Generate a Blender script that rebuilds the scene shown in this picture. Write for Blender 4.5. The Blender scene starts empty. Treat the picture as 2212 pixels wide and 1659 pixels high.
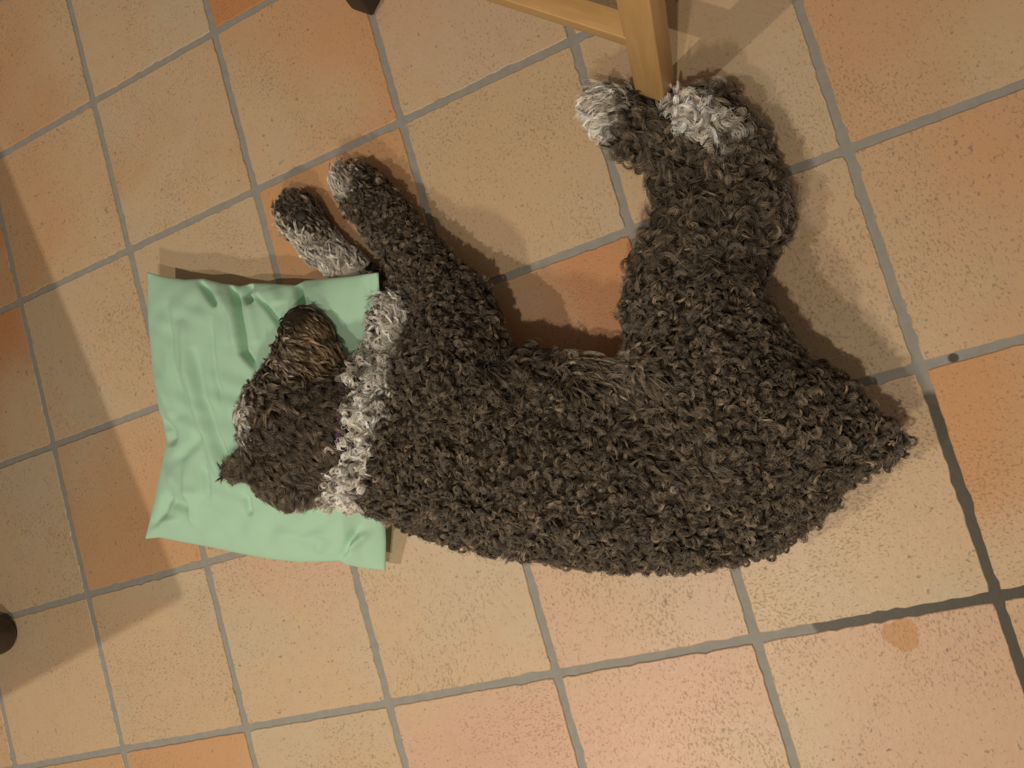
import bpy, bmesh, math, random
import numpy as np
from mathutils import Vector, Matrix

rng = np.random.default_rng(7)
random.seed(7)
C = bpy.context.scene.collection
SC = bpy.context.scene

# ------------------------------------------------------------------ camera
CAM_R = np.array([[0.8982109523046795, -0.2736636697572527, -0.3439844197269898],
                  [0.28713930475067295, 0.9578107790006556, -0.012228299041873211],
                  [0.3328184262134847, -0.08778785499800418, 0.9388957278034812]])
CAM_C = np.array([1.348698973065783, -1.1634585304382694, 1.09930411407196])
F_PX = 1647.13
cam_data = bpy.data.cameras.new('camera')
cam_data.sensor_fit = 'HORIZONTAL'
cam_data.sensor_width = 36.0
cam_data.lens = F_PX * 36.0 / 2212.0
cam_data.clip_start = 0.02
cam = bpy.data.objects.new('camera', cam_data)
C.objects.link(cam)
M = Matrix([list(r) for r in CAM_R.T]).to_4x4()
M.translation = Vector(CAM_C)
cam.matrix_world = M
SC.camera = cam

# ------------------------------------------------------------------ light and exposure
SC.view_settings.view_transform = 'Standard'
SC.view_settings.look = 'None'
SC.view_settings.gamma = 1.0
SC.view_settings.use_curve_mapping = False
SC.view_settings.exposure = 0.0
try:
    SC.cycles.use_denoising = True
except Exception:
    pass
world = bpy.data.worlds.new('room_light')
SC.world = world
world.use_nodes = True
bg = world.node_tree.nodes['Background']
bg.inputs['Color'].default_value = (1.0, 0.84, 0.66, 1)
bg.inputs['Strength'].default_value = 0.165

def lamp(name, loc, watts, radius, col):
    d = bpy.data.lights.new(name, 'POINT')
    d.energy = watts
    d.shadow_soft_size = radius
    d.color = col
    o = bpy.data.objects.new(name, d)
    o.location = loc
    C.objects.link(o)
    return o

lamp('ceiling_or_fill_lamp', (1.13, -1.80, 1.90), 42, 0.025, (1.0, 0.91, 0.77))
lamp('ceiling_or_fill_lamp', (-0.48, -1.24, 2.90), 94, 0.025, (1.0, 0.91, 0.77))
lamp('ceiling_or_fill_lamp', (0.62, -2.35, 1.55), 46, 0.06, (1.0, 0.90, 0.75))  # unseen fill lamp, added to brighten the bottom of the frame

# ------------------------------------------------------------------ helpers
def P(px, py, z=0.0):
    """the place at height z seen at a pixel of the 2212 x 1659 frame"""
    d = CAM_R.T @ np.array([(px - 1106) / F_PX, -(py - 829.5) / F_PX, -1.0])
    return CAM_C + d * ((z - CAM_C[2]) / d[2])

def proj(W):
    q = (np.asarray(W, float) - CAM_C) @ CAM_R.T
    return np.stack([1106 + F_PX * q[:, 0] / -q[:, 2], 829.5 - F_PX * q[:, 1] / -q[:, 2]], 1)

IMG_R = np.array([0.9566, -0.2915, 0.0])      # floor direction that runs to the right in view
IMG_U = np.array([0.2915, 0.9566, 0.0])

def obj(name, me, mat=None, parent=None):
    o = bpy.data.objects.new(name, me)
    if mat:
        me.materials.append(mat)
    C.objects.link(o)
    if parent:
        o.parent = parent
    return o

def empty(name, loc, rotz=0.0):
    o = bpy.data.objects.new(name, None)
    o.empty_display_size = 0.05
    o.location = loc
    o.rotation_euler = (0, 0, rotz)
    C.objects.link(o)
    return o

def tag(o, label=None, cat=None, group=None, kind=None):
    if label: o['label'] = label
    if cat: o['category'] = cat
    if group: o['group'] = group
    if kind: o['kind'] = kind
    return o

def smooth(me, flag=True):
    me.polygons.foreach_set('use_smooth', [flag] * len(me.polygons))

def bm_mesh(name, bm):
    me = bpy.data.meshes.new(name)
    bm.to_mesh(me)
    bm.free()
    return me

def seg_dist(q, pts):
    """distance of 2-D points q to a polyline and the running fraction along it"""
    pts = np.asarray(pts, float)
    best = np.full(len(q), 1e9); par = np.zeros(len(q))
    n = len(pts) - 1
    for i in range(n):
        a, b = pts[i], pts[i + 1]
        ab = b - a
        t = np.clip(((q - a) @ ab) / (ab @ ab), 0, 1)
        d = np.linalg.norm(q - (a + t[:, None] * ab), axis=1)
        m = d < best
        best[m] = d[m]; par[m] = (i + t[m]) / n
    return best, par

class NT:
    """small node-tree builder"""
    def __init__(self, name):
        self.m = bpy.data.materials.new(name)
        self.m.use_nodes = True
        self.t = self.m.node_tree
        self.b = self.t.nodes['Principled BSDF']
    def n(self, kind, **kw):
        nd = self.t.nodes.new(kind)
        for k, v in kw.items():
            if k.startswith('i_'):
                key = k[2:]
                key = int(key) if key.isdigit() else key
                self.set(nd.inputs[key], v)
            else:
                setattr(nd, k, v)
        return nd
    def set(self, sock, v):
        if hasattr(v, 'is_linked') or isinstance(v, bpy.types.NodeSocket):
            self.t.links.new(v, sock)
        else:
            sock.default_value = v
    def math(self, op, a, b=0.0, clamp=False):
        nd = self.t.nodes.new('ShaderNodeMath'); nd.operation = op; nd.use_clamp = clamp
        self.set(nd.inputs[0], a); self.set(nd.inputs[1], b)
        return nd.outputs[0]
    def mix(self, f, a, b, mode='MIX'):
        nd = self.t.nodes.new('ShaderNodeMix'); nd.data_type = 'RGBA'; nd.blend_type = mode
        self.set(nd.inputs[0], f); self.set(nd.inputs[6], a); self.set(nd.inputs[7], b)
        return nd.outputs[2]
    def noise(self, vec, scale, detail=2.0, rough=0.5, dist=0.0):
        nd = self.t.nodes.new('ShaderNodeTexNoise')
        self.set(nd.inputs['Vector'], vec)
        nd.inputs['Scale'].default_value = scale
        nd.inputs['Detail'].default_value = detail
        nd.inputs['Roughness'].default_value = rough
        nd.inputs['Distortion'].default_value = dist
        return nd.outputs[0]
    def ramp(self, f, lo, hi):
        nd = self.t.nodes.new('ShaderNodeMapRange'); nd.interpolation_type = 'SMOOTHSTEP'
        self.set(nd.inputs[0], f); nd.inputs[1].default_value = lo; nd.inputs[2].default_value = hi
        return nd.outputs[0]
    def bump(self, h, strength, dist):
        nd = self.t.nodes.new('ShaderNodeBump')
        nd.inputs['Strength'].default_value = strength; nd.inputs['Distance'].default_value = dist
        self.set(nd.inputs['Height'], h)
        self.t.links.new(nd.outputs[0], self.b.inputs['Normal'])

def rgb(r, g, b):
    f = lambda c: (c / 255 / 12.92) if c / 255 <= 0.04045 else ((c / 255 + 0.055) / 1.055) ** 2.4
    return (f(r), f(g), f(b), 1.0)

# ------------------------------------------------------------------ materials
def mat_tile():
    t = NT('terracotta_tile')
    oc = t.n('ShaderNodeTexCoord').outputs['Object']
    oi = t.n('ShaderNodeObjectInfo')
    off = t.n('ShaderNodeVectorMath', operation='SCALE')
    cmb = t.n('ShaderNodeCombineXYZ', i_0=oi.outputs['Random'], i_1=oi.outputs['Random'], i_2=oi.outputs['Random'])
    t.t.links.new(cmb.outputs[0], off.inputs[0]); off.inputs['Scale'].default_value = 37.0
    ad = t.n('ShaderNodeVectorMath', operation='ADD')
    t.t.links.new(oc, ad.inputs[0]); t.t.links.new(off.outputs[0], ad.inputs[1])
    v = ad.outputs[0]
    tan = (0.585, 0.41, 0.25, 1)
    pale = (0.55, 0.43, 0.285, 1)
    n1 = t.ramp(t.noise(v, 5.0, 2.0, 0.5), 0.40, 0.62)
    base = t.mix(n1, tan, pale)
    acc = t.ramp(t.noise(v, 2.5, 2.0, 0.5, 0.2), 0.34, 0.60)
    amt = t.math('MULTIPLY', acc, oi.outputs['Alpha'])
    base = t.mix(amt, base, oi.outputs['Color'])
    cl = t.noise(v, 38.0, 3.0, 0.6)
    base = t.mix(t.math('MULTIPLY', t.ramp(cl, 0.45, 0.75), 0.16), base, (0.44, 0.26, 0.13, 1))
    # pits and specks of darker clay, thick in some patches and scarce in others
    strv = t.n('ShaderNodeMapping', i_Scale=(1.0, 1.35, 1.0)); t.t.links.new(v, strv.inputs[0])
    sp = t.noise(strv.outputs[0], 215.0, 3.0, 0.6)
    dens = t.noise(v, 7.0, 2.0, 0.5)
    th = t.math('SUBTRACT', sp, t.math('MULTIPLY', t.math('SUBTRACT', 0.62, dens), 0.26))
    pit = t.ramp(th, 0.52, 0.68)
    sp2 = t.noise(v, 120.0, 1.0, 0.4)
    pit2 = t.ramp(sp2, 0.70, 0.79)
    base = t.mix(t.math('MULTIPLY', pit, 0.58), base, (0.27, 0.175, 0.10, 1))
    base = t.mix(t.math('MULTIPLY', pit2, 0.6), base, (0.19, 0.155, 0.13, 1))
    # an orange-brown drip stain beside a joint
    wp = t.n('ShaderNodeNewGeometry').outputs['Position']
    st = P(1945, 1370)
    dv = t.n('ShaderNodeVectorMath', operation='DISTANCE'); t.t.links.new(wp, dv.inputs[0]); dv.inputs[1].default_value = tuple(st)
    wob = t.math('MULTIPLY', t.math('SUBTRACT', t.noise(wp, 45.0), 0.5), 0.022)
    sm = t.ramp(t.math('ADD', dv.outputs['Value'], wob), 0.0215, 0.0195)
    base = t.mix(t.math('MULTIPLY', sm, 0.75), base, (0.50, 0.24, 0.075, 1))
    t.t.links.new(base, t.b.inputs['Base Color'])
    fine = t.noise(v, 120.0, 3.0, 0.6)
    h = t.math('SUBTRACT', fine, t.math('MULTIPLY', pit, 0.8))
    t.bump(h, 0.32, 0.0016)
    t.set(t.b.inputs['Roughness'], t.math('ADD', t.math('MULTIPLY', fine, 0.2), 0.33))
    t.b.inputs['Specular IOR Level'].default_value = 0.42
    return t.m

def mat_grout():
    t = NT('grey_grout')
    wp = t.n('ShaderNodeNewGeometry').outputs['Position']
    n = t.noise(wp, 60.0, 3.0, 0.6)
    base = t.mix(n, rgb(134, 130, 122), rgb(160, 154, 145))
    # wet, dirty joints towards one side of the room
    sx = t.n('ShaderNodeSeparateXYZ'); t.t.links.new(wp, sx.inputs[0])
    a = P(2012, 845); b = P(1755, 1358)
    w1 = t.math('MULTIPLY', t.math('SUBTRACT', t.noise(wp, 30.0), 0.5), 0.02)
    # joint along x = 1.5 below the crossing, and joint along y = -1.5 right of b
    dx = t.math('ABSOLUTE', t.math('SUBTRACT', sx.outputs[0], 1.5))
    m1 = t.math('MULTIPLY', t.math('LESS_THAN', dx, 0.03), t.ramp(t.math('ADD', sx.outputs[1], w1), a[1] + 0.004, a[1] - 0.006))
    dy = t.math('ABSOLUTE', t.math('SUBTRACT', sx.outputs[1], -1.5))
    m2 = t.math('MULTIPLY', t.math('LESS_THAN', dy, 0.03), t.ramp(t.math('ADD', sx.outputs[0], w1), b[0] - 0.003, b[0] + 0.004))
    wet = t.math('MAXIMUM', m1, m2)
    sp = P(2060, 773)
    dv = t.n('ShaderNodeVectorMath', operation='DISTANCE'); t.t.links.new(wp, dv.inputs[0]); dv.inputs[1].default_value = tuple(sp)
    wet = t.math('MAXIMUM', wet, t.ramp(dv.outputs['Value'], 0.008, 0.005))
    base = t.mix(t.math('MULTIPLY', wet, 0.92), base, rgb(62, 54, 38))
    t.t.links.new(base, t.b.inputs['Base Color'])
    t.set(t.b.inputs['Roughness'], t.math('SUBTRACT', 0.85, t.math('MULTIPLY', wet, 0.35)))
    t.bump(n, 0.4, 0.001)
    return t.m

def mat_wood(name, c1, c2, rough):
    t = NT(name)
    oc = t.n('ShaderNodeTexCoord').outputs['Object']
    mp = t.n('ShaderNodeMapping', i_Scale=(16.0, 16.0, 1.6)); t.t.links.new(oc, mp.inputs[0])
    g = t.noise(mp.outputs[0], 4.0, 4.0, 0.6, 0.6)
    f = t.noise(mp.outputs[0], 22.0, 2.0, 0.5)
    k = t.math('ADD', t.math('MULTIPLY', t.ramp(g, 0.35, 0.68), 0.75), t.math('MULTIPLY', f, 0.25))
    t.t.links.new(t.mix(k, c1, c2), t.b.inputs['Base Color'])
    t.b.inputs['Roughness'].default_value = rough
    t.bump(f, 0.08, 0.0006)
    return t.m

def mat_plain(name, col, rough, spec=0.5, nscale=0.0, nstr=0.0):
    t = NT(name)
    oc = t.n('ShaderNodeTexCoord').outputs['Object']
    n = t.noise(oc, nscale or 40.0, 3.0, 0.6)
    dark = tuple(c * 0.78 for c in col[:3]) + (1,)
    t.t.links.new(t.mix(n, dark, col), t.b.inputs['Base Color'])
    t.b.inputs['Roughness'].default_value = rough
    t.b.inputs['Specular IOR Level'].default_value = spec
    if nstr:
        t.bump(n, nstr, 0.001)
    return t.m

def mat_pillow():
    t = NT('green_cotton')
    oc = t.n('ShaderNodeTexCoord').outputs['Object']
    n = t.noise(oc, 14.0, 3.0, 0.55)
    w1 = t.n('ShaderNodeTexWave', wave_type='BANDS', bands_direction='X', i_Scale=210.0); t.t.links.new(oc, w1.inputs[0])
    w2 = t.n('ShaderNodeTexWave', wave_type='BANDS', bands_direction='Y', i_Scale=210.0); t.t.links.new(oc, w2.inputs[0])
    weave = t.math('MULTIPLY', w1.outputs['Fac'], w2.outputs['Fac'])
    base = t.mix(n, (0.37, 0.585, 0.415, 1), (0.42, 0.63, 0.46, 1))
    base = t.mix(t.math('MULTIPLY', weave, 0.10), base, (0.50, 0.72, 0.53, 1))
    t.t.links.new(base, t.b.inputs['Base Color'])
    t.b.inputs['Roughness'].default_value = 0.85
    t.b.inputs['Specular IOR Level'].default_value = 0.2
    t.b.inputs['Sheen Weight'].default_value = 0.12
    h = t.math('ADD', t.math('MULTIPLY', weave, 0.25), t.noise(oc, 70.0, 2.0, 0.5))
    t.bump(h, 0.18, 0.0012)
    return t.m

def mat_attr(name, attr, hair):
    t = NT(name)
    at = t.n('ShaderNodeAttribute', attribute_name=attr)
    col = at.outputs['Color']
    if hair:
        hi = t.n('ShaderNodeHairInfo')
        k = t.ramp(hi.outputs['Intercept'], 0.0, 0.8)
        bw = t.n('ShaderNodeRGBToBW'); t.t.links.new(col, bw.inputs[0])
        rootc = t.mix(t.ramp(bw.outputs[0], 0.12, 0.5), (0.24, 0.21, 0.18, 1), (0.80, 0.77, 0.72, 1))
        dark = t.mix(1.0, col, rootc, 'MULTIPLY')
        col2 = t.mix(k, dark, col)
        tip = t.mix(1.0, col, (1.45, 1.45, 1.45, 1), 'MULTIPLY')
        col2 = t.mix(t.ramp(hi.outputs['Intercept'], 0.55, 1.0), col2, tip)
        br = t.math('ADD', t.math('MULTIPLY', hi.outputs['Random'], 0.5), 0.75)
        hv = t.n('ShaderNodeHueSaturation'); t.t.links.new(col2, hv.inputs['Color']); t.t.links.new(br, hv.inputs['Value'])
        t.t.links.new(hv.outputs[0], t.b.inputs['Base Color'])
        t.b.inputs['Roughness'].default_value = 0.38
        t.b.inputs['Specular IOR Level'].default_value = 0.7
    else:
        oc = t.n('ShaderNodeTexCoord').outputs['Object']
        n = t.noise(oc, 180.0, 3.0, 0.6)
        d = t.mix(1.0, col, (0.55, 0.52, 0.48, 1), 'MULTIPLY')
        t.t.links.new(t.mix(n, d, col), t.b.inputs['Base Color'])
        t.b.inputs['Roughness'].default_value = 0.9
        t.b.inputs['Specular IOR Level'].default_value = 0.1
        t.bump(n, 0.6, 0.004)
    return t.m

MT_TILE, MT_GROUT = mat_tile(), mat_grout()
MT_HONEY = mat_wood('honey_wood', (0.47, 0.27, 0.10, 1), (0.56, 0.34, 0.135, 1), 0.42)
MT_DARKW = mat_wood('dark_wood', (0.030, 0.018, 0.011, 1), (0.055, 0.033, 0.020, 1), 0.45)
MT_CAP = mat_plain('dark_brown_foot', (0.050, 0.032, 0.022, 1), 0.55, 0.4, 90.0, 0.2)
MT_PIL = mat_pillow()
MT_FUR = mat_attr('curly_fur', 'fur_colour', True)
MT_SKIN = mat_attr('undercoat', 'coat_colour', False)
MT_NOSE = mat_plain('nose_leather', (0.040, 0.026, 0.022, 1), 0.42, 0.5, 400.0, 0.5)
MT_COLLAR = mat_plain('purple_webbing', (0.115, 0.050, 0.135, 1), 0.7, 0.3, 300.0, 0.4)
MT_PAD = mat_plain('paw_pad_leather', (0.030, 0.022, 0.017, 1), 0.65, 0.4, 300.0, 0.5)

# ------------------------------------------------------------------ floor and its tiles
T = 0.30
floor_bm = bmesh.new()
bmesh.ops.create_cube(floor_bm, size=1.0)
for v in floor_bm.verts:
    v.co = Vector((0.75 + v.co.x * 4.5, -0.9 + v.co.y * 4.5, -0.022 + v.co.z * 0.04))
floor = obj('floor', bm_mesh('floor', floor_bm), MT_GROUT)
tag(floor, 'terracotta tiled floor with grey grout joints under the sleeping dog', None, None, 'structure')

def tile_mesh(seed):
    r = np.random.default_rng(seed)
    n = 26
    half = T / 2 - 0.0060
    ring = []
    for s in range(4):
        for k in range(n):
            u = -1 + 2 * k / n
            x, y = [(u, -1), (1, u), (-u, 1), (-1, -u)][s]
            j = r.normal(0, 0.0005) if k else 0.0
            jj = -0.0022 if r.random() < 0.05 and k else 0.0
            px, py = x * half, y * half
            if k:
                if s in (0, 2): py += math.copysign(1, y) * (j + jj)
                else: px += math.copysign(1, x) * (j + jj)
            else:
                px *= 0.9925; py *= 0.9925
            ring.append((px, py))
    N = len(ring)
    vs, fs = [], []
    for (x, y) in ring: vs.append((x, y, -0.0035))
    for (x, y) in ring: vs.append((x, y, -0.0012))
    for (x, y) in ring: vs.append((x * 0.9915, y * 0.9915, 0.0))
    for L in (0, 1):
        for i in range(N):
            j = (i + 1) % N
            fs.append((L * N + i, L * N + j, (L + 1) * N + j, (L + 1) * N + i))
    fs.append(tuple(range(2 * N, 3 * N)))
    me = bpy.data.meshes.new('tile')
    me.from_pydata(vs, [], fs)
    me.materials.append(MT_TILE)
    return me
tile_meshes = [tile_mesh(s) for s in range(8)]
OR = (0.58, 0.29, 0.125); OD = (0.55, 0.235, 0.09); PK = (0.61, 0.37, 0.25); TN = (0.56, 0.385, 0.225)
tint = {  # (row, column): accent colour, how far it spreads
    (0, 0): (OD, .75), (0, 1): (TN, .5), (0, 2): (OD, 1.0), (0, 3): (TN, .4),
    (1, -1): (OD, .9), (1, 0): (OR, .6), (1, 1): (OR, .7), (1, 2): (OR, .75), (1, 3): (PK, .5), (1, 4): (TN, .5),
    (2, -1): (OD, .95), (2, 0): (TN, .6), (2, 1): (TN, .6), (2, 2): (OR, .85), (2, 3): (TN, .7), (2, 4): (TN, .6), (2, 5): (OR, .6),
    (3, -1): (TN, .4), (3, 0): (OR, .7), (3, 1): (OR, .5), (3, 2): (TN, .5), (3, 3): (OD, .9), (3, 4): (TN, .5), (3, 5): (OR, .65),
    (4, -1): (TN, .4), (4, 0): (TN, .4), (4, 1): (PK, .9), (4, 2): (TN, .4), (4, 3): (PK, .6), (4, 4): (TN, .5), (4, 5): (OR, .95),
    (5, -1): (OR, .6), (5, 0): (OR, .8), (5, 1): (TN, .5), (5, 2): (PK, .95), (5, 3): (PK, .95), (5, 4): (PK, .7), (5, 5): (OR, .8)}
for r_ in range(-4, 10):
    for c_ in range(-4, 10):
        x, y = (c_ + 0.5) * T, -(r_ + 0.5) * T
        if not (-1.45 < x < 2.95 and -3.1 < y < 1.3):
            continue
        o = bpy.data.objects.new('tile', tile_meshes[int(rng.integers(8))])
        C.objects.link(o)
        o.parent = floor
        o.location = (x, y, rng.normal(0, 0.00025))
        o.rotation_euler = (rng.normal(0, 0.0012), rng.normal(0, 0.0012), int(rng.integers(4)) * math.pi / 2 + rng.normal(0, 0.0015))
        col, amt = tint.get((r_, c_), (random.choice([OR, TN, PK, OD]), random.uniform(0.3, 0.9)))
        o.color = (*col, amt)

# ------------------------------------------------------------------ wooden chair (one leg and its rail in view)
def beam(name, a, b, w, d, side, mat, parent, bev=0.003, taper=1.0):
    """a bevelled bar from a to b, w wide along side, d deep across it"""
    a, b, side = Vector(a), Vector(b), Vector(side)
    ax = (b - a); L = ax.length; ax.normalize()
    s = (side - ax * side.dot(ax)).normalized(); q = ax.cross(s)
    bm = bmesh.new()
    bmesh.ops.create_cube(bm, size=1.0)
    for v in bm.verts:
        k = taper if v.co.z < 0 else 1.0
        v.co = Vector((v.co.x * w * k, v.co.y * d * k, v.co.z * L))
    bmesh.ops.bevel(bm, geom=list(bm.edges), offset=bev, segments=2, affect='EDGES', profile=0.6)
    me = bm_mesh(name, bm)
    smooth(me)
    o = obj(name, me, mat, parent)
    m = Matrix([[s.x, q.x, ax.x], [s.y, q.y, ax.y], [s.z, q.z, ax.z]]).to_4x4()
    m.translation = (a + b) / 2
    o.matrix_world = m
    if parent:
        o.matrix_parent_inverse = Matrix.Identity(4)
        o.matrix_local = parent.matrix_world.inverted() @ m
    return o

A0 = P(1421, 226); B0 = P(793, 10)
A0[2] = B0[2] = 0.0
AB = (B0 - A0) / np.linalg.norm(B0 - A0)
BK = np.array([AB[1], -AB[0], 0.0])
if BK @ IMG_U < 0: BK = -BK
chair = empty('wooden_chair', tuple((A0 + B0) / 2 + BK * 0.2))
tag(chair, 'honey-coloured wooden chair whose splayed leg stands behind the dog\'s hind paws', 'chair')
bpy.context.view_layer.update()
RAKE = 0.19
SEATZ = 0.46
def leg(base, rake, splay=0.0):
    d = np.array([0, 0, 1.0]) + BK * rake + AB * splay
    top = base + d * SEATZ
    foot = base + d * 0.045
    lg = beam('leg', foot, top, 0.044, 0.032, AB, MT_HONEY, chair, 0.0016)
    cap = beam('foot_cap', base + d * 0.001, base + d * 0.046, 0.0445, 0.0335, AB, MT_CAP, chair, 0.005)
    cap['label'] = 'dark brown foot cap'
    return d
dA = leg(A0, RAKE); dB = leg(B0, RAKE)
A1 = A0 + BK * 0.50; B1 = B0 + BK * 0.50
dA1 = leg(A1, -RAKE); dB1 = leg(B1, -RAKE)
ZS = 0.164
beam('stretcher', A0 + dA * ZS + AB * 0.018, B0 + dB * ZS - AB * 0.018, 0.030, 0.026, BK, MT_HONEY, chair, 0.0015)
beam('stretcher', A1 + dA1 * ZS + AB * 0.018, B1 + dB1 * ZS - AB * 0.018, 0.030, 0.026, BK, MT_HONEY, chair, 0.0015)
beam('side_rail', A0 + dA * 0.40 + BK * 0.01, A1 + dA1 * 0.40 - BK * 0.01, 0.020, 0.040, AB, MT_HONEY, chair, 0.003)
beam('side_rail', B0 + dB * 0.40 + BK * 0.01, B1 + dB1 * 0.40 - BK * 0.01, 0.020, 0.040, AB, MT_HONEY, chair, 0.003)
sc0 = (A0 + B0) / 2 + BK * 0.25 + np.array([0, 0, SEATZ + 0.011])
beam('seat', sc0 - BK * 0.20, sc0 + BK * 0.22, np.linalg.norm(B0 - A0) + 0.06, 0.024, AB, MT_HONEY, chair, 0.006)
for base, d in ((A1, dA1), (B1, dB1)):
    s = base + d * SEATZ + np.array([0, 0, 0.022]) - BK * 0.0
    beam('back_post', s, s + np.array([0, 0, 0.42]) + BK * 0.06, 0.036, 0.024, AB, MT_HONEY, chair, 0.004)
for z in (0.16, 0.27, 0.38):
    off = np.array([0, 0, SEATZ + 0.022 + z]) + BK * (0.06 * z / 0.42)
    sA = A1 + BK * (-RAKE * SEATZ) + off; sB = B1 + BK * (-RAKE * SEATZ) + off
    beam('back_slat', sA + AB * 0.017, sB - AB * 0.017, 0.016, 0.055, BK, MT_HONEY, chair, 0.003)

# ------------------------------------------------------------------ dark table beyond the frame's edge (one foot in view, its top shades the floor)
tab_u = np.array([0.981, 0.196, 0.0]); tab_v = np.array([-0.196, 0.981, 0.0])
corner = np.array([0.0545, -1.248, 0.0])
foot0 = P(16, 1366); foot0[2] = 0
table = empty('dark_table', tuple(corner - tab_u * 0.45 + tab_v * 0.6))
tag(table, 'dark wooden table with a rounded leg foot at the left edge of the floor', 'table')
bpy.context.view_layer.update()
def lathe(name, prof, loc, mat, parent, seg=28):
    vs, fs = [], []
    for r, z in prof:
        for k in range(seg):
            a = 2 * math.pi * k / seg
            vs.append((r * math.cos(a), r * math.sin(a), z))
    n = len(prof)
    for i in range(n - 1):
        for k in range(seg):
            j = (k + 1) % seg
            fs.append((i * seg + k, i * seg + j, (i + 1) * seg + j, (i + 1) * seg + k))
    fs.append(tuple(reversed(range(seg)))); fs.append(tuple(range((n - 1) * seg, n * seg)))
    me = bpy.data.meshes.new(name)
    me.from_pydata(vs, [], fs)
    smooth(me)
    o = obj(name, me, mat, parent)
    o.location = Vector(loc) - (parent.location if parent else Vector((0, 0, 0)))
    return o
leg_prof = [(0.020, 0.0005), (0.030, 0.003), (0.036, 0.010), (0.038, 0.020), (0.037, 0.032), (0.032, 0.050), (0.029, 0.10), (0.030, 0.3), (0.034, 0.60), (0.036, 0.70)]
TU, TV = 0.86, 1.30
foot_uv = np.array([(foot0 - corner) @ -tab_u, (foot0 - corner) @ tab_v])
fu, fv = max(foot_uv[0], 0.04), foot_uv[1]
for uu in (fu, TU - fu):
    for vv in (fv, TV - fv):
        lathe('leg', leg_prof, corner - tab_u * uu + tab_v * vv, MT_DARKW, table)
tc = corner - tab_u * TU / 2 + tab_v * TV / 2
beam('tabletop', tc - tab_v * TV / 2 + np.array([0, 0, 0.717]), tc + tab_v * TV / 2 + np.array([0, 0, 0.717]), TU, 0.030, tab_u, MT_DARKW, table, 0.006)
for vv in (fv, TV - fv):
    a = corner - tab_u * fu + tab_v * vv + np.array([0, 0, 0.655]); b = corner - tab_u * (TU - fu) + tab_v * vv + np.array([0, 0, 0.655])
    beam('apron', a, b, 0.022, 0.085, tab_v, MT_DARKW, table, 0.003)

# ------------------------------------------------------------------ the dog: one body grown from a blended field
H = 0.0055
LO = np.array([0.10, -1.68, -0.011]); HI = np.array([1.62, -0.36, 0.262])
NX, NY, NZ = [int(math.ceil((HI[i] - LO[i]) / H)) + 1 for i in range(3)]
FLD = np.full((NX, NY, NZ), 0.15, np.float32)
GX = (LO[0] + H * np.arange(NX)).astype(np.float32)
GY = (LO[1] + H * np.arange(NY)).astype(np.float32)
GZ = (LO[2] + H * np.arange(NZ)).astype(np.float32)

def limb(pts, k=0.02, kz=1.0):
    """pts: (px, py, z, radius) along a limb; kz > 1 flattens it vertically"""
    for i in range(len(pts) - 1):
        (ax, ay, az, ra), (bx, by, bz, rb) = pts[i], pts[i + 1]
        a = P(ax, ay, az); b = P(bx, by, bz)
        m = max(ra, rb) + k + 0.03
        lo = np.minimum(a, b) - m; hi = np.maximum(a, b) + m
        i0 = np.clip(np.floor((lo - LO) / H).astype(int), 0, [NX, NY, NZ]); i1 = np.clip(np.ceil((hi - LO) / H).astype(int), 0, [NX, NY, NZ])
        if (i1 <= i0).any(): continue
        X = GX[i0[0]:i1[0], None, None]; Y = GY[None, i0[1]:i1[1], None]; Z = GZ[None, None, i0[2]:i1[2]]
        a2 = a.copy(); b2 = b.copy(); a2[2] *= kz; b2[2] *= kz
        ab = b2 - a2
        L2 = max(float(ab @ ab), 1e-9)
        t = np.clip(((X - a2[0]) * ab[0] + (Y - a2[1]) * ab[1] + (Z * kz - a2[2]) * ab[2]) / L2, 0, 1)
        d = np.sqrt((X - a2[0] - t * ab[0]) ** 2 + (Y - a2[1] - t * ab[1]) ** 2 + (Z * kz - a2[2] - t * ab[2]) ** 2) - (ra + t * (rb - ra))
        d = (d / (1 + (kz - 1) * 0.35)).astype(np.float32)
        S = FLD[i0[0]:i1[0], i0[1]:i1[1], i0[2]:i1[2]]
        h = np.clip(0.5 + 0.5 * (S - d) / k, 0, 1)
        S[...] = S * (1 - h) + d * h - k * h * (1 - h)

# trunk
limb([(880, 955, .084, .112), (1000, 968, .084, .126), (1150, 985, .083, .128), (1300, 1000, .080, .128),
      (1450, 1000, .080, .124), (1580, 980, .078, .117), (1690, 940, .074, .090), (1758, 925, .068, .052)], .03, 1.52)
# neck and ruff
limb([(880, 935, .100, .106), (775, 935, .108, .094), (720, 930, .118, .072)], .03, 1.2)
# skull, cheeks, muzzle
limb([(632, 985, .118, .074), (632, 905, .120, .075), (645, 845, .116, .060)], .02, 1.25)
limb([(655, 850, .114, .054), (664, 780, .102, .044), (662, 730, .096, .036), (650, 699, .094, .027)], .02, 1.0)
limb([(700, 860, .108, .034), (690, 790, .096, .030)], .02)          # jaw
limb([(610, 1000, .155, .030), (640, 1045, .135, .030), (690, 1050, .12, .026)], .012)   # ear lying back over the cheek
limb([(545, 1000, .115, .024), (505, 1015, .10, .012)], .012)        # tip of the ear folded below
# foreleg on top
limb([(960, 830, .135, .075), (990, 735, .105, .058), (985, 670, .074, .050), (900, 565, .047, .038), (830, 470, .037, .034), (785, 420, .033, .033), (755, 392, .030, .029)], .02, 1.15)
# foreleg below
limb([(870, 700, .040, .036), (770, 600, .026, .025), (690, 525, .026, .027), (652, 475, .026, .031), (640, 458, .026, .029)], .012)
# brisket tuft
limb([(860, 720, .075, .040), (850, 690, .065, .032)], .02)
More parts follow.
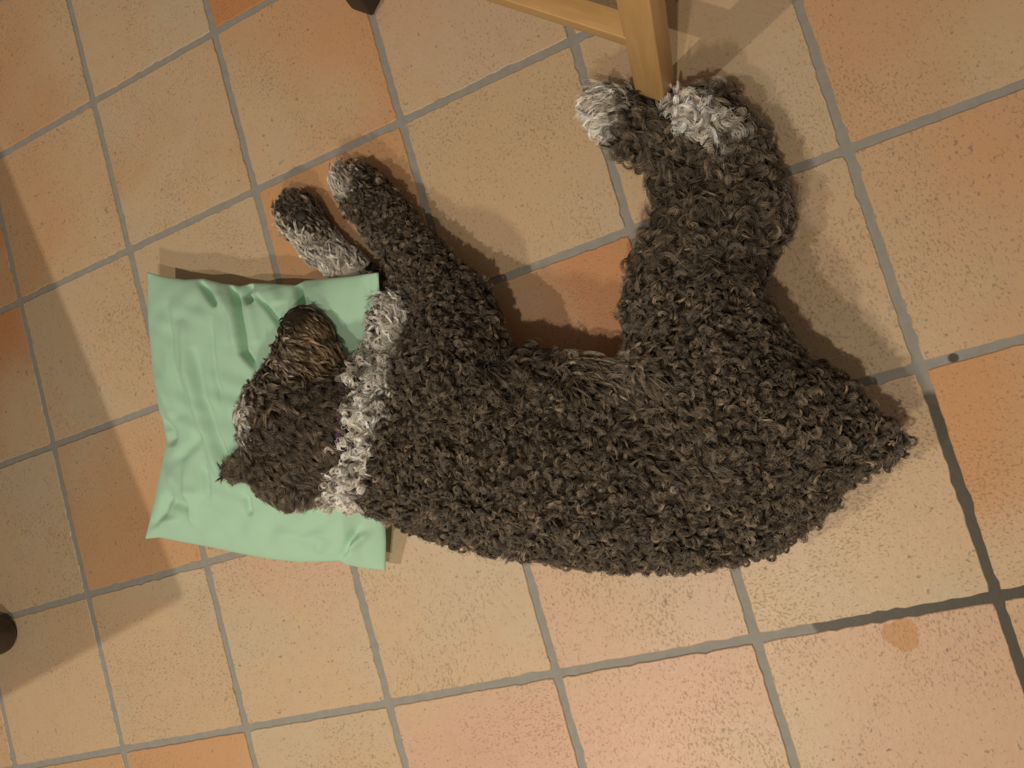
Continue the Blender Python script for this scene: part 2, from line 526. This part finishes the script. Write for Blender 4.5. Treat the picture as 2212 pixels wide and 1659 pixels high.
# hind leg on top: thigh, shank, hock, paw
limb([(1600, 900, .118, .092), (1530, 790, .098, .086), (1490, 680, .080, .074), (1500, 600, .066, .066), (1545, 520, .054, .056), (1610, 465, .046, .044)], .03, 1.15)
limb([(1610, 465, .046, .044), (1600, 390, .042, .036), (1570, 320, .038, .032), (1525, 262, .036, .030), (1482, 244, .032, .023)], .02, 1.25)
# hind leg below
limb([(1560, 560, .040, .040), (1500, 450, .036, .038), (1480, 370, .034, .032), (1400, 300, .030, .026), (1330, 250, .030, .029), (1305, 232, .028, .026)], .015, 1.2)
# tail
limb([(1770, 935, .080, .040), (1840, 950, .074, .027), (1902, 958, .068, .021)], .02)
# lie flat on the floor
FLD = np.maximum(FLD, (0.004 - GZ)[None, None, :])

def field_at(W):
    q = (np.asarray(W) - LO) / H
    i = np.clip(np.floor(q).astype(int), 0, [NX - 2, NY - 2, NZ - 2]); f = np.clip(q - i, 0, 1)
    out = 0
    for dx in (0, 1):
        for dy in (0, 1):
            for dz in (0, 1):
                w = (f[:, 0] if dx else 1 - f[:, 0]) * (f[:, 1] if dy else 1 - f[:, 1]) * (f[:, 2] if dz else 1 - f[:, 2])
                out = out + w * FLD[i[:, 0] + dx, i[:, 1] + dy, i[:, 2] + dz]
    return out

def surface_net(F):
    s = F < 0
    c = np.zeros((NX - 1, NY - 1, NZ - 1), np.int8)
    for dx in (0, 1):
        for dy in (0, 1):
            for dz in (0, 1):
                c += s[dx:NX - 1 + dx, dy:NY - 1 + dy, dz:NZ - 1 + dz]
    act = (c > 0) & (c < 8)
    ids = np.full(act.shape, -1, np.int64)
    cells = np.argwhere(act)
    ids[act] = np.arange(len(cells))
    acc = np.zeros((len(cells), 3)); cnt = np.zeros(len(cells))
    cor = [(0,0,0),(1,0,0),(0,1,0),(1,1,0),(0,0,1),(1,0,1),(0,1,1),(1,1,1)]
    for a in range(8):
        for b in range(a + 1, 8):
            df = np.abs(np.subtract(cor[a], cor[b])).sum()
            if df != 1: continue
            fa = F[tuple((cells + cor[a]).T)]; fb = F[tuple((cells + cor[b]).T)]
            m = (fa < 0) != (fb < 0)
            t = fa[m] / (fa[m] - fb[m])
            acc[m] += np.array(cor[a]) + t[:, None] * (np.array(cor[b]) - np.array(cor[a]))
            cnt[m] += 1
    V = LO + H * (cells + acc / cnt[:, None])
    quads = []
    for ax in range(3):
        sl0 = [slice(None)] * 3; sl1 = [slice(None)] * 3
        sl0[ax] = slice(0, -1); sl1[ax] = slice(1, None)
        e = s[tuple(sl0)] != s[tuple(sl1)]
        E = np.argwhere(e)
        u, v = (ax + 1) % 3, (ax + 2) % 3
        ok = (E[:, u] > 0) & (E[:, v] > 0)
        lim = [NX - 1, NY - 1, NZ - 1]
        ok &= (E[:, u] < lim[u]) & (E[:, v] < lim[v])
        E = E[ok]
        flip = s[tuple(E.T)]
        q = []
        for (du, dv) in ((-1, -1), (0, -1), (0, 0), (-1, 0)):
            K = E.copy(); K[:, u] += du; K[:, v] += dv
            q.append(ids[tuple(K.T)])
        q = np.stack(q, 1)
        q[~flip] = q[~flip][:, ::-1]
        quads.append(q)
    return V, np.concatenate(quads)

V, Q = surface_net(FLD)
dog = empty('dog', tuple(P(1150, 950, 0.0)))
tag(dog, 'curly dark brown and white dog asleep on its side, head on the green pillow', 'dog')
bpy.context.view_layer.update()
DOG_O = np.array(dog.location)
me = bpy.data.meshes.new('body')
me.from_pydata((V - DOG_O).tolist(), [], Q.tolist())
me.update()
smooth(me)
nv = len(me.vertices)
NRM = np.zeros(nv * 3, np.float32); me.vertices.foreach_get('normal', NRM); NRM = NRM.reshape(-1, 3).astype(float)
if NRM[np.argmax(V[:, 2])][2] < 0:
    me.flip_normals(); me.update()
    NRM = -NRM

# coat colours and kinds of hair by the part of the body
BROWN = np.array([0.132, 0.098, 0.066]); GREY = np.array([0.40, 0.325, 0.25]); WHITE = np.array([0.78, 0.72, 0.63])
TANC = np.array([0.46, 0.32, 0.18]); DKB = np.array([0.095, 0.066, 0.042])

def ell(q, cx, cy, rx, ry, ang=0.0):
    a = math.radians(ang); dx, dy = q[:, 0] - cx, q[:, 1] - cy
    u = dx * math.cos(a) + dy * math.sin(a); v = -dx * math.sin(a) + dy * math.cos(a)
    return np.sqrt((u / rx) ** 2 + (v / ry) ** 2)

def coat(W, r=None):
    q = proj(W)
    if r is not None:
        q = q + r.normal(0, 7, q.shape)
    n = len(q)
    col = np.tile(BROWN, (n, 1))
    def put(m, c, k=1.0):
        m = np.clip(m, 0, 1)[:, None] * k
        col[:] = col * (1 - m) + c * m
    soft = lambda d, w=0.25: (1 - d) / w
    head = (q[:, 0] < 765) & (q[:, 1] > 650) & (q[:, 1] < 1100) & (W[:, 2] > 0.055)
    put(head & (q[:, 1] > 830), DKB, 0.55)
    d, _ = seg_dist(q, [(700, 700), (650, 790), (560, 800), (540, 840)])
    put(head * soft(ell(q, 690, 750, 75, 80), 0.6), TANC, 0.75)
    put(head * soft(ell(q, 610, 770, 28, 60, 15), 0.5), GREY, 0.9)
    put(head * soft(ell(q, 512, 895, 29, 64, 6), .3), WHITE, 0.95)
    put(head * soft(ell(q, 560, 830, 34, 30), .5), GREY * 0.75, 0.8)
    put(head * soft(ell(q, 690, 1090, 45, 16)), WHITE, 0.9)
    # belly
    put(soft(ell(q, 1285, 765, 130, 62, 5), 0.6), GREY * 0.95, 0.95)
    put(soft(ell(q, 1280, 756, 105, 34, 2), 0.5), GREY * 1.5, 0.95)
    put(soft(ell(q, 1345, 835, 85, 55, 30), 0.9), GREY * 0.85, 0.8)
    put(soft(ell(q, 1905, 960, 50, 40), 0.9), GREY, 0.2)
    # neck band and brisket
    d, t = seg_dist(q, [(852, 672), (832, 745), (795, 850), (778, 960), (745, 1065), (738, 1135)])
    wd = np.interp(t, [0, .12, .3, .6, 1], [38, 34, 42, 32, 38])
    notmid = (q[:, 0] > 690)
    put(notmid * (wd - d) / 8, WHITE)
    # paws
    put(soft(ell(q, 724, 398, 40, 56, 20)), WHITE, 0.95)
    put(soft(ell(q, 750, 375, 34, 14, -10)), GREY, 0.9)
    put(soft(ell(q, 1500, 246, 105, 46, 28)), WHITE)
    put(soft(ell(q, 1600, 320, 40, 22, 40), .6), GREY, 0.7)
    put(soft(ell(q, 1297, 240, 50, 80, -12)), WHITE)
    put(soft(ell(q, 1380, 208, 60, 14, 12)), WHITE, 0.6)
    # lower foreleg: white towards one side, brown over the paw
    d, t = seg_dist(q, [(600, 480), (650, 560), (720, 610)])
    lowleg = (q[:, 0] < 800) & (q[:, 1] < 640) & (seg_dist(q, [(635, 450), (690, 530), (780, 620)])[0] < 75) & (W[:, 2] < 0.075)
    put(lowleg * (q[:, 1] > 500) * 1.0, WHITE * 0.86, 0.92)
    put(lowleg * soft(ell(q, 700, 515, 38, 26, 30), .6), BROWN * 1.6, 0.85)
    put(lowleg * soft(ell(q, 605, 500, 26, 45, -10), .4), WHITE, 0.8)
    return col, q

colv, qv = coat(V)
ca = me.color_attributes.new('coat_colour', 'FLOAT_COLOR', 'POINT')
ca.data.foreach_set('color', np.concatenate([colv * np.interp(colv.mean(1), [.1, .5], [.42, .8])[:, None], np.ones((nv, 1))], 1).astype(np.float32).ravel())
body = obj('body', me, MT_SKIN, dog)

# hair: locks of strands that curl, one clump per chosen point of the skin
PT = 11
def grow():
    keep = (NRM[:, 2] > -0.45) & (V[:, 2] > 0.008)
    idx = np.flatnonzero(keep)
    q = qv[idx]
    # thinner where few are needed
    pr = np.full(len(idx), 0.62)
    idx = idx[rng.random(len(idx)) < pr]
    n = len(idx)
    p = V[idx] + rng.normal(0, 0.0016, (n, 3)); nr = NRM[idx]; q = qv[idx]
    col, _ = coat(V[idx], rng)
    # defaults: small rings
    Rr = rng.uniform(0.0030, 0.0062, n); turns = rng.uniform(0.5, 1.15, n); hn = rng.uniform(0.006, 0.0125, n)
    drift = rng.uniform(0.002, 0.008, n); spread = np.full(n, 0.0042); cl = rng.uniform(0.55, 0.9, n)
    ang = rng.uniform(0, 2 * np.pi, n); fx = np.cos(ang); fy = np.sin(ang)   # flow in view axes (right, up)
    def zone(m, R=None, tu=None, h=None, dr=None, fl=None, fj=0.5, sp=None, c=None):
        k = int(m.sum())
        if R: Rr[m] = rng.uniform(*R, k)
        if tu: turns[m] = rng.uniform(*tu, k)
        if h: hn[m] = rng.uniform(*h, k)
        if dr: drift[m] = rng.uniform(*dr, k)
        if sp: spread[m] = sp
        if c: cl[m] = rng.uniform(*c, k)
        if fl is not None:
            a = math.atan2(fl[1], fl[0]) + rng.normal(0, fj, k)
            fx[m] = np.cos(a); fy[m] = np.sin(a)
    x, y = q[:, 0], q[:, 1]
    white = col.mean(1) > 0.3
    foreleg = (y < 720) & (x > 690) & (x < 1110)
    zone(foreleg, (0.0025, 0.0048), (0.6, 1.1), (0.005, 0.009), (0.002, 0.007))
    hind = (y < 600) & (x > 1250)
    zone(hind, (0.0055, 0.0095), (0.55, 1.0), (0.008, 0.014), (0.004, 0.014))
    belly = ell(q, 1300, 790, 140, 90, 12) < 1
    zone(belly, (0.002, 0.005), (0.4, 0.8), (0.006, 0.012), (0.020, 0.036), (0.85, -0.5), 0.45)
    fold = ell(q, 1130, 800, 90, 70) < 1
    zone(fold, (0.006, 0.0095), (0.5, 0.9), (0.008, 0.014), (0.008, 0.018), (0.3, -0.9), 0.8)
    side = (ell(q, 1420, 950, 180, 90, 25) < 1)
    zone(side, (0.003, 0.006), (0.6, 1.0), (0.007, 0.011), (0.008, 0.018), (0.85, -0.5), 0.7)
    zone(white & (y > 640) & (x > 690), (0.0045, 0.0072), (0.75, 1.2), (0.008, 0.0135), (0.002, 0.008), (-0.6, -0.3), 1.0, 0.0045, (0.75, 0.92))
    zone(white & (x > 1250) & (x < 1380), (0.003, 0.006), (0.3, 0.6), (0.004, 0.008), (0.014, 0.024), (-0.75, -0.3), 0.4)
    zone(white & (x > 1400), (0.006, 0.010), (0.5, 0.85), (0.009, 0.014), (0.006, 0.014), (0.3, -0.6), 0.8)
    zone(white & (x < 760) & (y < 460), (0.002, 0.004), (0.2, 0.4), (0.003, 0.005), (0.014, 0.02), (-0.6, 0.6), 0.25)
    head = (x < 765) & (y > 640) & (y < 1110) & (p[:, 2] > 0.055) & ~(white & (x > 700))
    zone(head, (0.0018, 0.0042), (0.7, 1.3), (0.005, 0.009), (0.014, 0.026), (0.75, -0.45), 0.5, 0.0048, (0.2, 0.55))
    zone(head & (y > 1040), (0.002, 0.005), (0.3, 0.7), (0.004, 0.007), (0.012, 0.022), (-0.2, -0.9), 0.6)
    zone(head & (x < 545) & (y > 975), (0.002, 0.004), (0.3, 0.6), (0.004, 0.007), (0.016, 0.024), (-0.8, -0.3), 0.6)
    zone(head & (y < 835), (0.0015, 0.0035), (0.3, 0.6), (0.004, 0.006), (0.013, 0.021), (0.75, -0.5), 0.35, 0.0036, (0.6, 0.9))
    zone(head & (y < 730), (0.0006, 0.0016), (0.2, 0.4), (0.0015, 0.003), (0.009, 0.013), (0.8, -0.55), 0.25, 0.0032, (0.4, 0.8))
    tuft = ell(q, 857, 682, 52, 62) < 1
    zone(tuft & white, (0.0035, 0.006), (0.35, 0.7), (0.007, 0.012), (0.012, 0.022), (-0.7, 0.35), 0.7, 0.0045, (0.7, 0.92))
    lowleg = (seg_dist(q, [(635, 450), (690, 530), (780, 620)])[0] < 75) & (y < 640) & (x < 800) & (p[:, 2] < 0.08)
    zone(lowleg, (0.002, 0.0045), (0.4, 0.8), (0.004, 0.008), (0.009, 0.017), (-0.55, 0.7), 0.6)
    bald = head & (ell(q, 634, 682, 24, 20) < 1)
    lock = np.clip(rng.normal(1.0, 0.32, n), 0.42, 2.0)
    pale = rng.random(n) < 0.08
    ks = 22
    under = (p[:, 2] < 0.075) & (x > 640) & (x < 816) & (y > 596) & (y < 760)
    ok = ~bald & ~under
    p, nr, col, Rr, turns, hn, drift, spread, cl, fx, fy, lock, pale = [a[ok] for a in (p, nr, col, Rr, turns, hn, drift, spread, cl, fx, fy, lock, pale)]
    n = len(p)
    flow = fx[:, None] * IMG_R + fy[:, None] * IMG_U
    flow = flow - (flow * nr).sum(1)[:, None] * nr
    flow /= np.linalg.norm(flow, axis=1)[:, None] + 1e-9
    bit = np.cross(nr, flow)
    tl = rng.uniform(-1.15, 1.15, n)
    b2 = bit * np.cos(tl)[:, None] + nr * np.sin(tl)[:, None]
    sgn = np.where(rng.random(n) < 0.5, 1.0, -1.0); ph0 = rng.uniform(0, 2 * np.pi, n)
    rep = lambda a: np.repeat(a, ks, axis=0)
    N = n * ks
    P0, NR, FW, BT, B2 = rep(p), rep(nr), rep(flow), rep(bit), rep(b2)
    R2 = rep(Rr) * rng.uniform(0.82, 1.18, N); TU2 = rep(turns) * rng.uniform(0.9, 1.1, N); HN2 = rep(hn) * rng.uniform(0.85, 1.15, N)
    DR2 = rep(drift) * rng.uniform(0.8, 1.15, N); PH2 = rep(ph0) + rng.normal(0, 0.16, N); SG2 = rep(sgn)
    rad = np.sqrt(rng.random(N)) * rep(spread); aa = rng.uniform(0, 2 * np.pi, N)
    off = FW * (rad * np.cos(aa))[:, None] + BT * (rad * np.sin(aa))[:, None] + NR * rng.normal(0, 0.0006, N)[:, None]
    CL = rep(cl)
    fly = rng.random(N) < 0.07
    CL = np.where(fly, CL * 0.3, CL); DR2 = np.where(fly, DR2 + 0.004, DR2); HN2 = np.where(fly, HN2 * 1.3, HN2); PH2 = PH2 + fly * rng.normal(0, 0.6, N)
    s = np.linspace(0, 1, PT)
    pts = np.empty((N, PT, 3), np.float32)
    for j, sj in enumerate(s):
        ph = PH2 + SG2 * TU2 * 2 * np.pi * sj
        Rj = R2 * (1 - 0.35 * sj)
        a = Rj * np.cos(ph) - R2 * np.cos(PH2); b = Rj * np.sin(ph) - R2 * np.sin(PH2)
        e = min(1.0, sj * 2.2)
        hgt = HN2 * (1 - (1 - sj) ** 2.2) - 0.35 * HN2 * sj ** 3
        X = P0 + off * (1 - CL * min(1, sj * 1.6))[:, None] + NR * (hgt - 0.001)[:, None] + FW * (DR2 * sj + a * e)[:, None] + B2 * (b * e)[:, None]
        X[:, 2] = np.maximum(X[:, 2], 0.0015)
        pts[:, j] = X - DOG_O
    LK = rep(lock) * rng.uniform(0.85, 1.15, N)
    cc = rep(col) * LK[:, None]
    pl = rep(pale) & (rep(col).mean(1) < 0.2)
    cc[pl] = cc[pl] * 2.1
    return pts, np.clip(cc, 0, 0.85)

hair, hcol = grow()
NS = len(hair)
hc = bpy.data.hair_curves.new('fur')
hc.add_curves([PT] * NS)
hc.points.foreach_set('position', hair.reshape(-1))
ra = hc.attributes.get('radius') or hc.attributes.new('radius', 'FLOAT', 'POINT')
rr = np.tile(np.interp(np.linspace(0, 1, PT), [0, .6, 1], [0.00020, 0.00019, 0.00009]), NS).astype(np.float32)
ra.data.foreach_set('value', rr)
fa = hc.attributes.new('fur_colour', 'FLOAT_COLOR', 'CURVE')
fa.data.foreach_set('color', np.concatenate([hcol, np.ones((NS, 1))], 1).astype(np.float32).ravel())
fur = bpy.data.objects.new('fur', hc)
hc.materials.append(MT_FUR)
C.objects.link(fur)
fur.parent = dog
tag(fur, 'dark brown curly coat with white collar band and white paws', None, None, 'stuff')
print('strands', NS, 'body verts', nv)

# nose
def blob(name, parts, mat, parent, org):
    bm = bmesh.new()
    for c, r in parts:
        tmp = bmesh.ops.create_icosphere(bm, subdivisions=3, radius=1.0)['verts']
        for v in tmp:
            v.co = Vector((v.co.x * r[0], v.co.y * r[1], v.co.z * r[2])) + Vector(c)
    me = bm_mesh(name, bm)
    o = obj(name, me, mat, parent)
    rm = o.modifiers.new('blend', 'REMESH'); rm.mode = 'VOXEL'; rm.voxel_size = 0.0015
    sm = o.modifiers.new('even', 'SMOOTH'); sm.iterations = 4; sm.factor = 0.6
    dg = bpy.context.evaluated_depsgraph_get()
    me2 = bpy.data.meshes.new_from_object(o.evaluated_get(dg))
    o.modifiers.clear(); o.data = me2
    if not me2.materials: me2.materials.append(mat)
    smooth(me2)
    return o
n0 = P(636, 684, 0.108)
parts = [(tuple(n0 - DOG_O), (0.0135, 0.0115, 0.012)), (tuple(n0 + IMG_R * 0.010 - IMG_U * 0.002 - DOG_O + np.array([0, 0, -0.006])), (0.009, 0.009, 0.010)),
         (tuple(n0 - IMG_R * 0.006 - IMG_U * 0.006 - DOG_O), (0.009, 0.010, 0.010))]
blob('nose', parts, MT_NOSE, dog, DOG_O)['label'] = 'dark brown leathery nose'
# pads under the turned lower forepaw
for k, (px, py, r) in enumerate([(655, 470, .010), (628, 452, .006), (645, 442, .006), (668, 448, .006), (612, 468, .0055)]):
    c = P(px, py, 0.05)
    lo_, hi_ = 0.02, 0.09
    zs = np.linspace(0.09, 0.02, 80)
    W = np.stack([np.full(80, c[0]), np.full(80, c[1]), zs], 1)
    f = field_at(W)
    zt = zs[np.argmax(f < 0)] if (f < 0).any() else 0.045
    c[2] = zt + 0.003
    blob('paw_pad', [(tuple(c - DOG_O), (r * 1.25, r, r * 0.7)), (tuple(c - DOG_O + IMG_R * r * 0.5), (r * 0.8, r * 0.8, r * 0.6))], MT_PAD, dog, DOG_O)

# collar: a band round the neck between skull and ruff
def collar():
    ctr = P(778, 930, 0.110)
    axis = P(800, 930, 0.10) - P(700, 930, 0.118)
    axis /= np.linalg.norm(axis)
    up = np.array([0, 0, 1.0]); e1 = np.cross(axis, up); e1 /= np.linalg.norm(e1); e2 = np.cross(e1, axis)
    seg = 96
    inner, outer = [], []
    for k in range(seg):
        a = 2 * math.pi * k / seg
        d = math.cos(a) * e1 + math.sin(a) * e2
        rs = np.linspace(0.02, 0.16, 140)
        W = ctr + rs[:, None] * d
        f = field_at(W)
        r = rs[np.argmax(f > 0)] if (f > 0).any() else 0.08
        inner.append(r)
    r = np.array(inner)
    for _ in range(6): r = (np.roll(r, 1) + r + np.roll(r, -1)) / 3
    vs, fs = [], []
    prof = [(-0.008, -0.0005), (-0.008, 0.0022), (0.008, 0.0022), (0.008, -0.0005)]
    for k in range(seg):
        a = 2 * math.pi * k / seg
        d = math.cos(a) * e1 + math.sin(a) * e2
        for (w, h) in prof:
            v = ctr + axis * w + d * (r[k] + h)
            v[2] = max(v[2], 0.02)
            vs.append(tuple(v - DOG_O))
    for k in range(seg):
        j = (k + 1) % seg
        for m in range(4):
            m2 = (m + 1) % 4
            fs.append((k * 4 + m, k * 4 + m2, j * 4 + m2, j * 4 + m))
    me = bpy.data.meshes.new('collar')
    me.from_pydata(vs, [], fs); me.update()
    smooth(me)
    o = obj('collar', me, MT_COLLAR, dog)
    o['label'] = 'narrow purple collar half hidden in the fur'
collar()

# ------------------------------------------------------------------ the green pillow
ZE = 0.052
def polyl(pts, n):
    W = np.array([P(*p) if len(p) == 3 else P(p[0], p[1], ZE) for p in pts])
    d = np.concatenate([[0], np.cumsum(np.linalg.norm(np.diff(W[:, :2], axis=0), axis=1))]); d /= d[-1]
    s = np.linspace(0, 1, n)
    return np.stack([np.interp(s, d, W[:, i]) for i in range(3)], 1)
NU, NV = 150, 180
TOP = polyl([(319, 588), (352, 597), (400, 604), (440, 602), (480, 612), (520, 618), (545, 612), (580, 612), (640, 616), (660, 606), (700, 602, .060), (760, 596, .070), (790, 592, .080), (818, 588, .086)], NU)
BOT = polyl([(314, 1164), (345, 1161), (400, 1172), (450, 1181), (520, 1196), (580, 1207), (650, 1215), (735, 1212), (750, 1220), (790, 1228, .036), (832, 1231, .030)], NU)
LEFT = polyl([(319, 588), (321, 690), (330, 780), (343, 870), (362, 955), (350, 1010), (335, 1080), (322, 1130), (314, 1164)], NV)
RIGHT = polyl([(818, 588, .086), (820, 650, .072), (822, 740), (826, 900), (830, 1100), (834, 1170, .042), (832, 1231, .030)], NV)
u = np.linspace(0, 1, NU)[None, :, None]; v = np.linspace(0, 1, NV)[:, None, None]
G = (1 - v) * TOP[None] + v * BOT[None] + (1 - u) * LEFT[:, None] + u * RIGHT[:, None] \
    - ((1 - u) * (1 - v) * TOP[0] + u * (1 - v) * TOP[-1] + (1 - u) * v * BOT[0] + u * v * BOT[-1])
uu, vv = u[..., 0] + 0 * v[..., 0], v[..., 0] + 0 * u[..., 0]
prof = ((1 - np.abs(2 * uu - 1) ** 2.6).clip(0) ** 0.62) * ((1 - np.abs(2 * vv - 1) ** 3.0).clip(0) ** 0.62)
zt = G[..., 2] + 0.040 * prof
zb = G[..., 2] * (1 - np.clip(prof * 2.2, 0, 1)) + 0.003
zb = np.minimum(zb, G[..., 2])
px = proj(np.stack([G[..., 0], G[..., 1], zt], -1).reshape(-1, 3))
creases = [  # polyline, depth (m, minus = groove), half width (px)
    ([(492, 606), (512, 660), (522, 720), (526, 760), (552, 795)], -0.016, 6),
    ([(470, 618), (500, 690), (512, 760)], 0.004, 10), ([(536, 625), (546, 700), (560, 760)], 0.004, 12),
    ([(640, 604), (646, 640), (652, 668)], -0.018, 7), ([(540, 606), (532, 640), (545, 655)], -0.018, 7),
    ([(556, 640), (600, 694), (615, 720)], -0.008, 5), ([(430, 606), (455, 645), (466, 662)], -0.010, 6),
    ([(590, 620), (600, 660)], 0.004, 16), ([(680, 610), (700, 680)], 0.004, 16),
    ([(345, 905), (366, 930), (372, 965)], -0.008, 10), ([(335, 800), (362, 870), (380, 905)], 0.005, 11),
    ([(395, 700), (405, 800), (430, 900), (470, 1010), (505, 1080)], 0.0045, 11),
    ([(418, 760), (440, 860), (476, 960), (510, 1040)], -0.004, 9),
    ([(372, 1000), (420, 960), (440, 930)], -0.003, 12), ([(360, 1020), (400, 1060), (440, 1075)], 0.004, 14),
    ([(330, 1140), (350, 1108), (368, 1060)], -0.006, 10), ([(316, 1160), (350, 1130), (390, 1120)], 0.004, 10),
    ([(530, 1070), (540, 1115)], -0.005, 7), ([(370, 1085), (410, 1095)], -0.004, 12),
    ([(770, 1142), (750, 1175), (735, 1208)], -0.008, 8), ([(800, 1150), (770, 1175), (748, 1190)], 0.006, 8), ([(700, 1160), (690, 1195)], 0.003, 12),
    ([(790, 600), (798, 640), (812, 665)], -0.006, 8), ([(800, 690), (790, 760)], -0.004, 9),
    ([(360, 660), (372, 780), (400, 890)], -0.003, 7), ([(455, 690), (462, 800), (488, 900)], -0.003, 6), ([(440, 1010), (452, 1080)], -0.003, 6), ([(400, 1000), (412, 1090), (420, 1140)], 0.003, 8),
    ([(600, 1150), (660, 1165), (700, 1150)], 0.0025, 12)]
dz = np.zeros(len(px))
for pts_, dep, w in creases:
    d, t = seg_dist(px, pts_)
    dz += 1.75 * dep * np.exp(-(d / w) ** 2) * np.clip(np.sin(np.pi * np.clip(t * 0.9 + 0.08, 0, 1)) * 1.6, 0, 1)
# soft waviness of the cotton
wx, wy = G[..., 0], G[..., 1]
soft = 0.0016 * np.sin(58 * wx + 9 * np.sin(13 * wy)) * np.cos(31 * wy + 4 * wx) + 0.001 * np.sin(110 * (wx + 0.5 * wy) + 3 * np.sin(40 * wy))
edge = np.clip(prof * 1.6, 0, 1)
zt = zt + dz.reshape(zt.shape) * np.clip(prof * 2.5, 0.25, 1) + soft * edge
zt = np.maximum(zt, zb + 0.002)
# the head and neck press it down
Wt = np.stack([G[..., 0], G[..., 1], zt], -1).reshape(-1, 3)
over = (px[:, 1] < 672) & (px[:, 0] > 600)
for _ in range(60):
    m = field_at(Wt) < 0.003
    m &= (Wt[:, 2] > 0.016) & ~over
    if not m.any(): break
    Wt[m, 2] -= 0.0015
Z = Wt[:, 2].reshape(zt.shape)
hard = Z.copy()
for _ in range(5):
    S = Z.copy(); S[1:-1, 1:-1] = (Z[1:-1, 1:-1] * 2 + Z[2:, 1:-1] + Z[:-2, 1:-1] + Z[1:-1, 2:] + Z[1:-1, :-2]) / 6
    Z = np.where(hard < zt - 0.0005, np.minimum(S, hard), Z)
zt = np.maximum(Z, 0.010)
Wb = np.stack([G[..., 0], G[..., 1], zb], -1).reshape(-1, 3)
for _ in range(60):
    m = (field_at(Wb) < 0.004) & over
    if not m.any(): break
    Wb[m, 2] += 0.0015
zb = Wb[:, 2].reshape(zt.shape)
zt = np.where(over.reshape(zt.shape), np.maximum(zt, zb + 0.006), zt)
zb = np.minimum(zb, zt - 0.003)
zb = np.maximum(zb, 0.0015)
zt[0, :] = zb[0, :] = TOP[:, 2]; zt[-1, :] = zb[-1, :] = BOT[:, 2]; zt[:, 0] = zb[:, 0] = LEFT[:, 2]; zt[:, -1] = zb[:, -1] = RIGHT[:, 2]
PO = P(570, 900, 0.0)
vs = np.concatenate([np.stack([G[..., 0], G[..., 1], zt + 0.0006], -1).reshape(-1, 3), np.stack([G[..., 0], G[..., 1], zb - 0.0006], -1).reshape(-1, 3)]) - PO
fs = []
idm = np.arange(NU * NV).reshape(NV, NU)
q = np.stack([idm[:-1, :-1], idm[1:, :-1], idm[1:, 1:], idm[:-1, 1:]], -1).reshape(-1, 4)
fs += q.tolist()
fs += (q[:, ::-1] + NU * NV).tolist()
rim = np.concatenate([idm[0, :], idm[1:, -1], idm[-1, -2::-1], idm[-2:0:-1, 0]])
rn = np.roll(rim, -1)
fs += np.stack([rim, rn, rn + NU * NV, rim + NU * NV], 1).tolist()
me = bpy.data.meshes.new('pillow')
me.from_pydata(vs.tolist(), [], fs)
me.update()
smooth(me)
pil = obj('pillow', me, MT_PIL)
pil.location = PO
tag(pil, 'small mint green cotton pillow under the sleeping dog\'s head', 'pillow')
